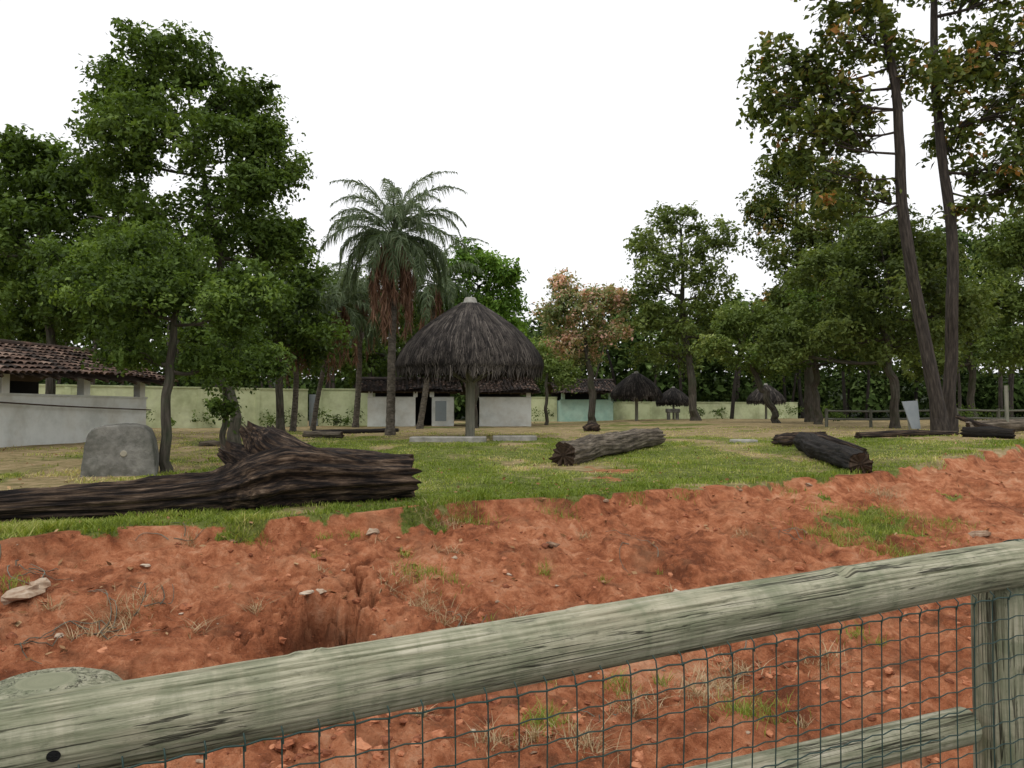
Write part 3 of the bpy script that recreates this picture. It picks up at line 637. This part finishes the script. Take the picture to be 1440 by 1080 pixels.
def shelter(name,P0,P1,depth,zw,ze,zr,wallm,segs=None,over=.6,cols=(),nb=True,overend=.5,tilem=None):
    e=bpy.data.objects.new(name,None);scene.collection.objects.link(e)
    P0=np.array([*P0,0.]);P1=np.array([*P1,0.]);L=np.linalg.norm(P1-P0);du=(P1-P0)/L;dn=np.array([-du[1],du[0],0.])
    ang=math.atan2(du[1],du[0])
    zg=min(gz(*P0[:2]),gz(*P1[:2]))-.3
    mb=MB()
    for a,b in (segs or [(0,L)]):
        c=P0+du*(a+b)/2+dn*.08;box(mb,(c[0],c[1],(zg+zw)/2),(b-a,.16,zw-zg),ang,.5)
        box(mb,(c[0],c[1],zw+.03),(b-a+.04,.22,.06),ang,.2)
    mb.build('front_wall',[wallm],e,False)
    mb=MB()
    for t in (0,L):
        c=P0+du*(t+( .08 if t==0 else -.08))+dn*(depth/2+.1);box(mb,(c[0],c[1],(zg+zw)/2+.0),(.16,depth-.3,zw-zg-.01),ang,.5)
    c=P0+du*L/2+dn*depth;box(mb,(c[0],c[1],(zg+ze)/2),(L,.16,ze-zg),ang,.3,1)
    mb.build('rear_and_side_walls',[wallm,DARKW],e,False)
    mb=MB()
    for t in cols:
        c=P0+du*t+dn*.08;box(mb,(c[0],c[1],(zw+.06+ze)/2),(.24,.24,ze-zw-.05),ang,.6)
    if len(cols): mb.build('columns',[wallm],e,False)
    mb=MB()
    rise=zr-ze;run=depth/2+over
    for sgn,base in ((1,P0-dn*over),(-1,P0+dn*(depth+over))):
        o=base-du*overend;o[2]=ze-.05;dv=dn*sgn*run+np.array([0,0,rise]);W=np.linalg.norm(dv);dv=dv/W
        tiles(mb,o,du,L+2*overend,dv,W)
    o=P0-du*overend+dn*depth/2;o[2]=zr+.04
    tube(mb,[o,o+du*(L+2*overend)],.12,8,.4)
    mb.build('tile_roof',[tilem or TILE],e,True)
    mb=MB()
    for sgn,base in ((1,P0-dn*(over-.1)),(-1,P0+dn*(depth+over-.1))):
        a=base-du*(overend-.05);a[2]=ze-.07;b=a+du*(L+2*overend-.1);r=P0+dn*depth/2;c=b.copy();c[:2]=(r+du*(L+overend-.05))[:2];c[2]=zr-.06;d_=a.copy();d_[:2]=(r-du*(overend-.05))[:2];d_[2]=zr-.06
        mb.add([a,b,c,d_],[[0,1,2,3]])
    for k in np.arange(-overend+.1,L+overend,.6):
        a=P0-dn*(over-.05)+du*k;a[2]=ze-.13;b=P0+dn*depth/2+du*k;b[2]=zr-.13;tube(mb,[a,b],.045,4)
    a=P0+dn*.08-du*(overend-.1);a[2]=ze-.02+ (rise*over/run)-.16;b=a+du*(L+2*overend-.2);tube(mb,[a,b],.08,6)
    mb.build('roof_timbers',[TIMBER],e,False)
    if nb:
        mb=MB()
        for t in (0,L):
            a=P0+du*t;b=a+dn*depth;c=a+dn*depth/2;a[2]=b[2]=ze+.02;c[2]=zr-.15;mb.add([a,b,c],[[0,1,2]])
        mb.build('gable_end',[TIMBER],e,False)
    return e
shelter('open_tile_roof_building',(-14.2,14),(-11.9,25),4.2,E+.44,E+1.02,E+1.95,WHITEW,cols=(.2,5.8,8.6,11.0),nb=False,over=.8)
mb=MB();tube(mb,resample([[-13.25,18,E+.32],[-12.5,21.3,E+.17],[-11.75,25,E+.08]],12),.022,6);mb.build('wall_pipe',[TIMBER])
shelter('tiled_animal_house',(-7.9,42),(-3.2,42.6),5,E+.80,E+1.2,E+1.9,WHITEW,segs=[(0,2.6),(3.5,4.7)],cols=(.15,2.6,3.5),over=.5,tilem=TILED)
shelter('tiled_animal_house',(-2.1,42.6),(1.1,43),5,E+.80,E+1.15,E+1.95,WHITEW,segs=[(.3,3.2)],cols=(.15,3.05),over=.6)
shelter('tiled_animal_house',(3.6,57),(7.6,57.5),4,E+.9,E+1.5,E+2.45,TURQW,segs=[(0,4.0)],cols=(.2,3.8),over=.6,tilem=TILED)
mb=MB();box(mb,sight(620,578,41.9),(.6,.06,1.1),.12);mb.build('metal_gate',[GREYD],smooth=False)
def wall(name,P0,P1,top,mat_,th=.18):
    P0=np.array([*P0,0.]);P1=np.array([*P1,0.]);L=np.linalg.norm(P1-P0);du=(P1-P0)/L;ang=math.atan2(du[1],du[0]);zg=min(gz(*P0[:2]),gz(*P1[:2]))-.4
    mb=MB();c=(P0+P1)/2;box(mb,(c[0],c[1],(zg+top)/2),(L,th,top-zg),ang,.5)
    box(mb,(c[0],c[1],top+.04),(L+.04,th+.08,.08),ang,.25)
    for k in np.arange(0,L+.1,3.0):
        q=P0+du*min(k,L);box(mb,(q[0],q[1],(zg+top)/2-.03),(.26,th+.07,top-zg),ang,.42)
    return mb.build(name,[mat_],smooth=False)
wall('painted_wall',(-26,33),(-11.6,43.5),E+1.25,GREENW)
wall('painted_wall',(-11.0,44),(-8.1,45),E+1.3,GREENW)
mb=MB();c=np.array([-11.3,43.75]);g0=gz(*c);box(mb,(c[0],c[1],g0+.9),(.5,.05,1.8),.3,.5,0,.01);mb.build('metal_gate',[GREYD],smooth=False)
wall('painted_wall',(1.3,58),(3.4,58),E+1.1,GREENW)
wall('painted_wall',(7.8,58.5),(23,62),E+.75,GREENW)
mb=MB()
cs=[]
for px,d in [(250,40),(300,40.5),(345,41.5),(390,42),(460,43),(500,43.5),(755,50),(980,58),(1010,58.5),(1110,58),(1160,50),(1190,45),(1400,42),(1350,44),(215,38)]:
    for _ in range(4):
        x=(px-720)/F*d+rng.normal(0,.6);cs.append([x,d+rng.normal(0,.3),gz(x,d)+rng.uniform(.2,.7)])
foliage(mb,np.array(cs),.5,90,.13,0,tb=.0);mb.build('shrubs',[LEAF_DARK],smooth=False)
# ---------------------------------------------------------------- logs
def log(name,pts,rad,mats,seed=1,ns=56,n=110,amp=.16,jag=.08,extra=None):
    P,R=resample(pts,n,rad);L=np.arange(n)/n
    P=P+np.stack([vn(L*6,L*0,seed=seed+s_) for s_ in (1,2,3)],-1)*np.mean(rad)*.12
    def disp(LL,c,s_):
        k=fbm(c*4+LL*.25,s_*4-LL*.2,LL*.35,o=4,seed=seed)
        k2=np.abs(fbm(c*8+LL*.9,s_*8,LL*.8,o=4,seed=seed+9))
        k3=fbm(c*2.5,s_*2.5,LL*5,o=4,seed=seed+19)
        return amp*k*1.4-.24*k2+.06+.12*fbm(c*1.2,s_*1.2,LL*1.8,o=2,seed=seed+4)+.07*k3
    mb=MB();tube(mb,P,R,ns,.5,0,True,disp,1,jag)
    if extra: extra(mb)
    return mb.build(name,mats,smooth=True)
def gp(px,d,up):
    x=(px-720)/F*d;return np.array([x,d,gz(x,d)+up])
def ex(mb):
    def D(LL,c,s_): return .28*fbm(c*3,s_*3,LL*2.2,o=4,seed=77)-.30*np.abs(fbm(c*6,s_*6,LL,o=4,seed=78))
    P,R=resample([gp(450,9.35,.34),gp(400,9.3,.56),gp(365,9.25,.76),gp(348,9.2,.92)],40,[.24,.27,.22,.08]);tube(mb,P,R,56,.5,0,True,D,1,.16)
    P,R=resample([gp(400,9.3,.3),gp(350,9.2,.50),gp(318,9.1,.68)],24,[.24,.22,.10]);tube(mb,P,R,44,.5,0,True,D,1,.14)
    P,R=resample([gp(395,9.5,.3),gp(385,9.6,.60),gp(378,9.7,.86)],20,[.24,.22,.1]);tube(mb,P,R,40,.5,0,True,D,1,.14)
    P,R=resample([gp(330,9.2,.2),gp(310,9.0,.22),gp(290,8.9,.10)],20,[.2,.15,.06]);tube(mb,P,R,32,.5,0,True,D,1,.1)
log('fallen_log',[gp(-330,6.6,.12),gp(-120,7.4,.14),gp(60,8.1,.16),gp(200,8.6,.17),gp(300,8.95,.2),gp(352,9.15,.28),gp(400,9.3,.33),gp(470,9.5,.30),gp(530,9.7,.28),gp(576,9.85,.27)],
 [.13,.15,.17,.20,.24,.34,.40,.33,.28,.25],[LOGM,LOGE],3,n=260,ns=120,amp=.2,jag=.14,extra=ex)
log('fallen_log',[gp(792,15.3,.22),gp(830,17,.22),gp(875,19,.24),gp(922,21,.25)],[.25,.25,.25,.22],[LOGL,LOGE],5,jag=.2)
log('fallen_log',[gp(1208,12.9,.17),gp(1180,14.2,.18),gp(1150,16,.2),gp(1128,18,.2)],[.19,.2,.22,.2],[LOGB,LOGE],7,jag=.15)
log('fallen_log',[gp(1092,19.5,.12),gp(1110,19,.16),gp(1130,18.8,.16)],[.14,.18,.1],[LOGM,LOGE],8,n=50)
log('fallen_log',[gp(1150,17.5,.3),gp(1190,16.3,.2),gp(1215,15.8,.1)],[.1,.09,.06],[LOGM,LOGE],18,n=50)
log('fallen_log',[gp(1205,21,.08),gp(1270,21.5,.1),gp(1345,22.3,.08)],[.1,.09,.06],[LOGM,LOGE],9,n=80,ns=30)
log('fallen_log',[gp(1355,20.5,.12),gp(1390,20.0,.14),gp(1424,19.6,.12)],[.14,.15,.12],[LOGB,LOGE],10,n=60,ns=36)
log('fallen_log',[gp(1360,23,.22),gp(1400,23,.26),gp(1470,23.5,.22)],[.16,.18,.15],[LOGL,LOGE],11,n=60,ns=36)
log('fallen_log',[gp(1345,24,.5),gp(1380,22.5,.3),gp(1420,21.5,.1)],[.06,.08,.07],[LOGM,LOGE],12,n=60,ns=24)
log('fallen_log',[gp(428,26,.10),gp(455,26,.11),gp(482,25.6,.12)],[.11,.12,.1],[LOGL,LOGE],13,n=50,ns=30)
log('fallen_log',[gp(282,21,.06),gp(298,21,.08),gp(312,20.6,.08)],[.07,.08,.06],[LOGL,LOGE],14,n=30,ns=24)
log('fallen_log',[gp(440,32,.08),gp(500,32,.09),gp(560,33,.08)],[.09,.09,.08],[LOGB,LOGE],15,n=60,ns=24)
log('tree_stump',[gp(822,34,.1),gp(832,34,.22),gp(842,34,.14)],[.14,.2,.14],[LOGM,LOGE],16,n=30,ns=24)
log('fallen_log',[gp(1115,24,.06),gp(1160,24,.07)],[.08,.06],[LOGM,LOGE],17,n=30,ns=24)
# ---------------------------------------------------------------- carved stone block
d=13.2;bx=(165-720)/F*d;zg=gz(bx,d)
pf=np.array([[-.58,-.12],[-.575,.2],[-.54,.5],[-.48,.70],[-.40,.80],[-.25,.86],[0,.885],[.2,.875],[.36,.84],[.44,.76],[.5,.6],[.555,.3],[.58,-.12]])
from math import cos,sin
mb=MB();K=60
t=np.linspace(0,len(pf)-1,60);px_=np.interp(t,np.arange(len(pf)),pf[:,0]);pz_=np.interp(t,np.arange(len(pf)),pf[:,1])
yy=np.concatenate([[-.36,-.345,-.32],np.linspace(-.25,.25,8),[.3,.325,.34]]);inn=np.ones(len(yy));inn[0]=.95;inn[1]=.98;inn[-1]=.95;inn[-2]=.98
V=np.stack([np.stack([px_*q,np.full(K,y_),(pz_-.3)*q+.3],-1) for y_,q in zip(yy,inn)])
dsp=.05*fbm(V[...,0]*3,V[...,1]*3,V[...,2]*3,o=5,seed=5);V=V*(1+dsp[...,None])
ny=len(yy);i=np.arange(ny-1)[:,None]*K;j=np.arange(K-1)[None]
fcs=np.stack([i+j,i+j+1,i+K+j+1,i+K+j],-1).reshape(-1,4)
ang=.36;Rm=np.array([[cos(ang),-sin(ang),0],[sin(ang),cos(ang),0],[0,0,1]]);O=np.array([bx,d+.2,zg])
e=bpy.data.objects.new('carved_stone_block',None);scene.collection.objects.link(e)
mb.add(V.reshape(-1,3)@Rm.T+O,fcs,.38)
for r0 in (V[0],V[-1]):
    c=np.array([0,r0[0,1],.4]);rings=[r0+(c-r0)*q for q in (0,.2,.4,.6,.8,.97)]
    RV=np.stack(rings);RV[...,1]+=.02*fbm(RV[...,0]*5,RV[...,2]*5,o=3,seed=8)*np.array([0,1,1,1,1,1])[:,None]
    n_=6;i=np.arange(n_-1)[:,None]*K;j=np.arange(K)[None]
    mb.add(RV.reshape(-1,3)@Rm.T+O,np.stack([i+j,i+K+j,i+K+(j+1)%K,i+(j+1)%K],-1).reshape(-1,4),.5)
    mb.add(RV[-1]@Rm.T+O,[list(range(K))],.5)
mb.build('block',[CONC],e)
mb=MB()
cy=np.array([[.06,-.33,.38],[.06,-.375,.38],[.06,-.38,.38]]);tube(mb,cy@Rm.T+O,[.055,.055,.045],18,.8,0)
mb.build('round_plug',[PALEDISC],e)
# ---------------------------------------------------------------- sign board, pole, far fence, trough
d=24.5;x=(1282-720)/F*d;g0=gz(x,d)
e=bpy.data.objects.new('information_board',None);scene.collection.objects.link(e)
mb=MB()
q=np.array([[-.02,-.02,.15],[.26,-.02,.15],[.20,.02,1.05],[-.3,.02,1.02],[-.02,.02,.15],[.26,.02,.15],[.20,.06,1.05],[-.3,.06,1.02]])+np.array([x,d,g0])
mb.add(q,[[0,1,2,3],[7,6,5,4],[0,4,5,1],[1,5,6,2],[2,6,7,3],[3,7,4,0]],.6)
mb.build('panel',[surf('board_paint',[(.16,.18,.195),(.24,.27,.285),(.32,.35,.36)],None,3)],e,False)
mb=MB();tube(mb,[[x+.25,d+.1,g0-.2],[x+.2,d+.08,g0+1.1]],.03,8);tube(mb,[[x+.02,d+.1,g0-.2],[x-.1,d+.1,g0+.6]],.03,8);mb.build('legs',[POSTM],e)
mb=MB();d=23;x=(1415-720)/F*d;g0=gz(x,d);tube(mb,resample([[x,d,g0-.2],[x+.01,d,g0+.8],[x,d,g0+1.45]],12),.055,10,disp=lambda L,c,s_:.06*vn(c,s_,L*3));mb.build('wooden_post',[POSTM])
e=bpy.data.objects.new('wooden_rail_fence',None);scene.collection.objects.link(e)
A=np.array([13.5,33.]);B=np.array([32.,36.]);mbp=MB();mbr=MB()
for t in np.linspace(0,1,10):
    p=A+(B-A)*t;g0=gz(*p);tube(mbp,[[p[0],p[1],g0-.2],[p[0],p[1],g0+.5],[p[0],p[1],g0+.8]],.07,8,rng.uniform(.1,.5))
for hh in (.35,.7):
    tube(mbr,[[*(A+(B-A)*t),gz(*(A+(B-A)*t))+hh] for t in np.linspace(0,1,10)],.045,8,.2)
mbp.build('posts',[POSTM],e);mbr.build('rails',[POSTM],e)
e=bpy.data.objects.new('feeding_trough',None);scene.collection.objects.link(e)
mb=MB();d=53.5;x=(946-720)/F*d;g0=gz(x,d);box(mb,(x,d,g0+.62),(.95,.5,.28),0,.6,0,.04);box(mb,(x-.3,d,g0+.2),(.18,.35,.6),0,.6);box(mb,(x+.3,d,g0+.2),(.18,.35,.6),0,.6);mb.build('trough_body',[CONC],e,False)
# ---------------------------------------------------------------- foreground fence
fe=bpy.data.objects.new('log_rail_fence',None);scene.collection.objects.link(fe)
FDv=np.array([.934,.359,0.]);FNv=np.array([-.359,.934,0.]);F03=np.array([-.733,1.1,0.])
def fpt(s,off,h): return F03+FDv*s+FNv*off+np.array([0,0,h])
def railz(s): return E-.472+.0510*s
OFF=0
def wood(mb,pts,rad,seed,ns=56,n=200,amp=.03,knots=()):
    P,R=resample(pts,n,rad)
    L=np.linspace(0,1,n)[:,None];P=P+.008*np.concatenate([vn(L*7,L*0,seed=seed),vn(L*7,L*0,seed=seed+1),vn(L*7,L*0,seed=seed+2)],1)
    def disp(LL,c,s_):
        v=amp*fbm(c*1.5,s_*1.5,LL*3,o=4,seed=seed)+.03*fbm(c*10,s_*10,LL*2.5,o=3,seed=seed+4)
        a=np.arctan2(s_,c)
        for a0,l0,l1,dp in ((1.05,.1,1.1,.12),(2.0,.9,1.9,.11),(.5,1.3,2.1,.10),(1.5,-.8,.3,.10),(1.4,.7,1.5,.09),(2.6,.0,.9,.09),(.75,.3,1.3,.08),(1.75,.2,.8,.08)):
            aa=a0+.10*vn(LL*2,LL*0+a0*9,seed=3)+.02*vn(LL*14,LL*0+a0*9,seed=4);v=v-dp*np.exp(-((a-aa)/.028)**2)*ss(l0,l0+.12,LL-OFF)*(1-ss(l1-.12,l1,LL-OFF))
        for (kl,ka,kr) in knots:
            dl=(LL-OFF-kl);da=(a-ka)*.06;rr_=np.sqrt(dl**2+da**2)/kr
            v=v-.22*np.exp(-rr_**4)+.05*np.exp(-((rr_-1.7)/.5)**2)
        return v
    tube(mb,P,R,ns,.5,0,True,disp)
OFF=2.0
mb=MB()
S=[-2.0,-1,-.1,.5,1.2,1.9,2.135]
wood(mb,[fpt(s_,.01,railz(s_)) for s_ in S],[.066,.064,.061,.059,.056,.052,.052],4,ns=190,n=620,amp=.055,knots=((1.55,1.2,.018),(.95,2.2,.014),(.45,1.7,.013)))
mb.build('top_rail',[RAIL],fe)
OFF=0
mb=MB();wood(mb,[fpt(s_,.01,railz(2.14)+.01*(s_-2.14)-.004) for s_ in (2.15,3.2,4.6)],[.052,.055,.055],8)
mb.build('top_rail_next_bay',[RAIL],fe)
mb=MB()
wood(mb,[fpt(s_,.07,E-.80+.02*s_) for s_ in (-1.9,-.5,1,1.99)],[.045,.045,.043,.042],9)
wood(mb,[fpt(s_,.07,E-.78+.02*s_) for s_ in (2.2,3.5,4.6)],[.045,.045,.043],10)
mb.build('lower_rails',[RAIL],fe)
mb=MB()
def post(s,off,top,r,seed):
    zz=np.concatenate([[-.3],np.linspace(0,top-.05,30),[top-.03,top-.014,top-.004,top]]);rr_=np.full(len(zz),r);rr_[-4:]=[r*.97,r*.86,r*.66,r*.35]
    p=fpt(s,off,0);pts=np.stack([np.full(len(zz),p[0]),np.full(len(zz),p[1]),zz],-1)
    tube(mb,pts,rr_,60,.5,0,True,lambda L,c,s_:.05*fbm(c*1.5,s_*1.5,L*1.5,o=3,seed=seed)+.02*fbm(c*9,s_*9,L,o=2,seed=seed))
post(2.10,.045,railz(2.1)-.035,.08,3)
post(.03,.20,E-.447,.125,5)
post(4.6,.035,railz(2.1)-.03,.08,6);post(-2.0,.1,E-.5,.08,7)
mb.build('posts',[RAIL],fe)
mb=MB()
def wv(s,h): return .010*fbm(np.array([s*2.]),np.array([h*2.]),o=2,seed=6)[0]
top=lambda s:railz(s)-.047
sp=.0545
for s_ in np.arange(-1.9,4.5,sp):
    j=rng.normal(0,.0015);t0=top(min(s_,2.14));n=14
    hs=np.linspace(0,1.0,n);P=[fpt(s_+j+.004*math.sin(h*9+s_),-.052+wv(s_,h),t0-h) for h in hs]
    tube(mb,P,.0014,5,.5,cap=False)
    P=[fpt(s_+.002,-.055+wv(s_,0),t0-.006),fpt(s_+.001,-.058,t0+.012),fpt(s_-.001,-.05,t0+.02)]
    tube(mb,P,.0014,5,.5,cap=False)
for k in range(22):
    h=k*.046
    ss_=np.arange(-1.9,4.5,sp/2)
    P=[fpt(s_,-.0535+wv(s_,h)+(.0015 if i%2 else -.0015),top(min(s_,2.14))-h+.003*math.sin(s_*5+k)+(.0025 if i%2 else 0)) for i,s_ in enumerate(ss_)]
    tube(mb,P,.0014 if k else .0018,5,.5,cap=False)
mb.build('wire_mesh',[WIRE],fe)
mb=MB()
for s_ in (2.085,2.10,2.115):
    ph=np.linspace(0,2*math.pi,30);P=[fpt(s_+.004*math.sin(p_*2),.01+.062*math.cos(p_),railz(2.1)+.058*math.sin(p_)) for p_ in ph];tube(mb,P,.0016,5,.5,cap=False)
mb.build('tie_wire',[WIRE],fe)
mb=MB();ph=np.linspace(0,2*math.pi,24)
kc=fpt(.085,-.0525,railz(.085)-.008)
ring=[kc+FDv*.009*math.cos(p_)+np.array([0,0,.008*math.sin(p_)]) for p_ in ph]
vv=np.array(ring[:-1]+[kc-FNv*.001]);mb.add(vv,[[i_,(i_+1)%23,23] for i_ in range(23)],.0)
mb.build('bolt_hole',[LOGB],fe)
# ---------------------------------------------------------------- light, world, camera
w=bpy.data.worlds.new('World');scene.world=w;w.use_nodes=True;nt=w.node_tree;nt.nodes.clear()
o=nt.nodes.new('ShaderNodeOutputWorld');bg=nt.nodes.new('ShaderNodeBackground')
sk=nt.nodes.new('ShaderNodeTexSky');sk.sky_type='NISHITA';sk.sun_disc=False;sk.sun_elevation=math.radians(58);sk.sun_rotation=math.radians(205);sk.dust_density=4
cc=N(nt,'ShaderNodeRGB');cc.outputs[0].default_value=(12.0,12.0,12.2,1)
mx=mix(nt,.9,sk.outputs[0],cc.outputs[0])
nt.links.new(mx,bg.inputs[0]);bg.inputs[1].default_value=.10
nt.links.new(bg.outputs[0],o.inputs[0])
sl=bpy.data.lights.new('sun','SUN');sl.energy=1.1;sl.angle=math.radians(25);sl.color=(1,.96,.9)
so=bpy.data.objects.new('sun',sl);scene.collection.objects.link(so)
az=math.radians(205);el=math.radians(58);dv=Vector((math.sin(az)*math.cos(el),math.cos(az)*math.cos(el),math.sin(el)))
so.rotation_euler=dv.to_track_quat('Z','Y').to_euler()
cam=bpy.data.cameras.new('camera');co=bpy.data.objects.new('camera',cam);scene.collection.objects.link(co)
co.location=(0,0,E);co.rotation_euler=(math.radians(90+2.12),0,0);cam.sensor_width=36;cam.lens=27;cam.clip_end=3000;cam.clip_start=.05
scene.camera=co
scene.view_settings.view_transform='Standard';scene.view_settings.look='None';scene.view_settings.exposure=0
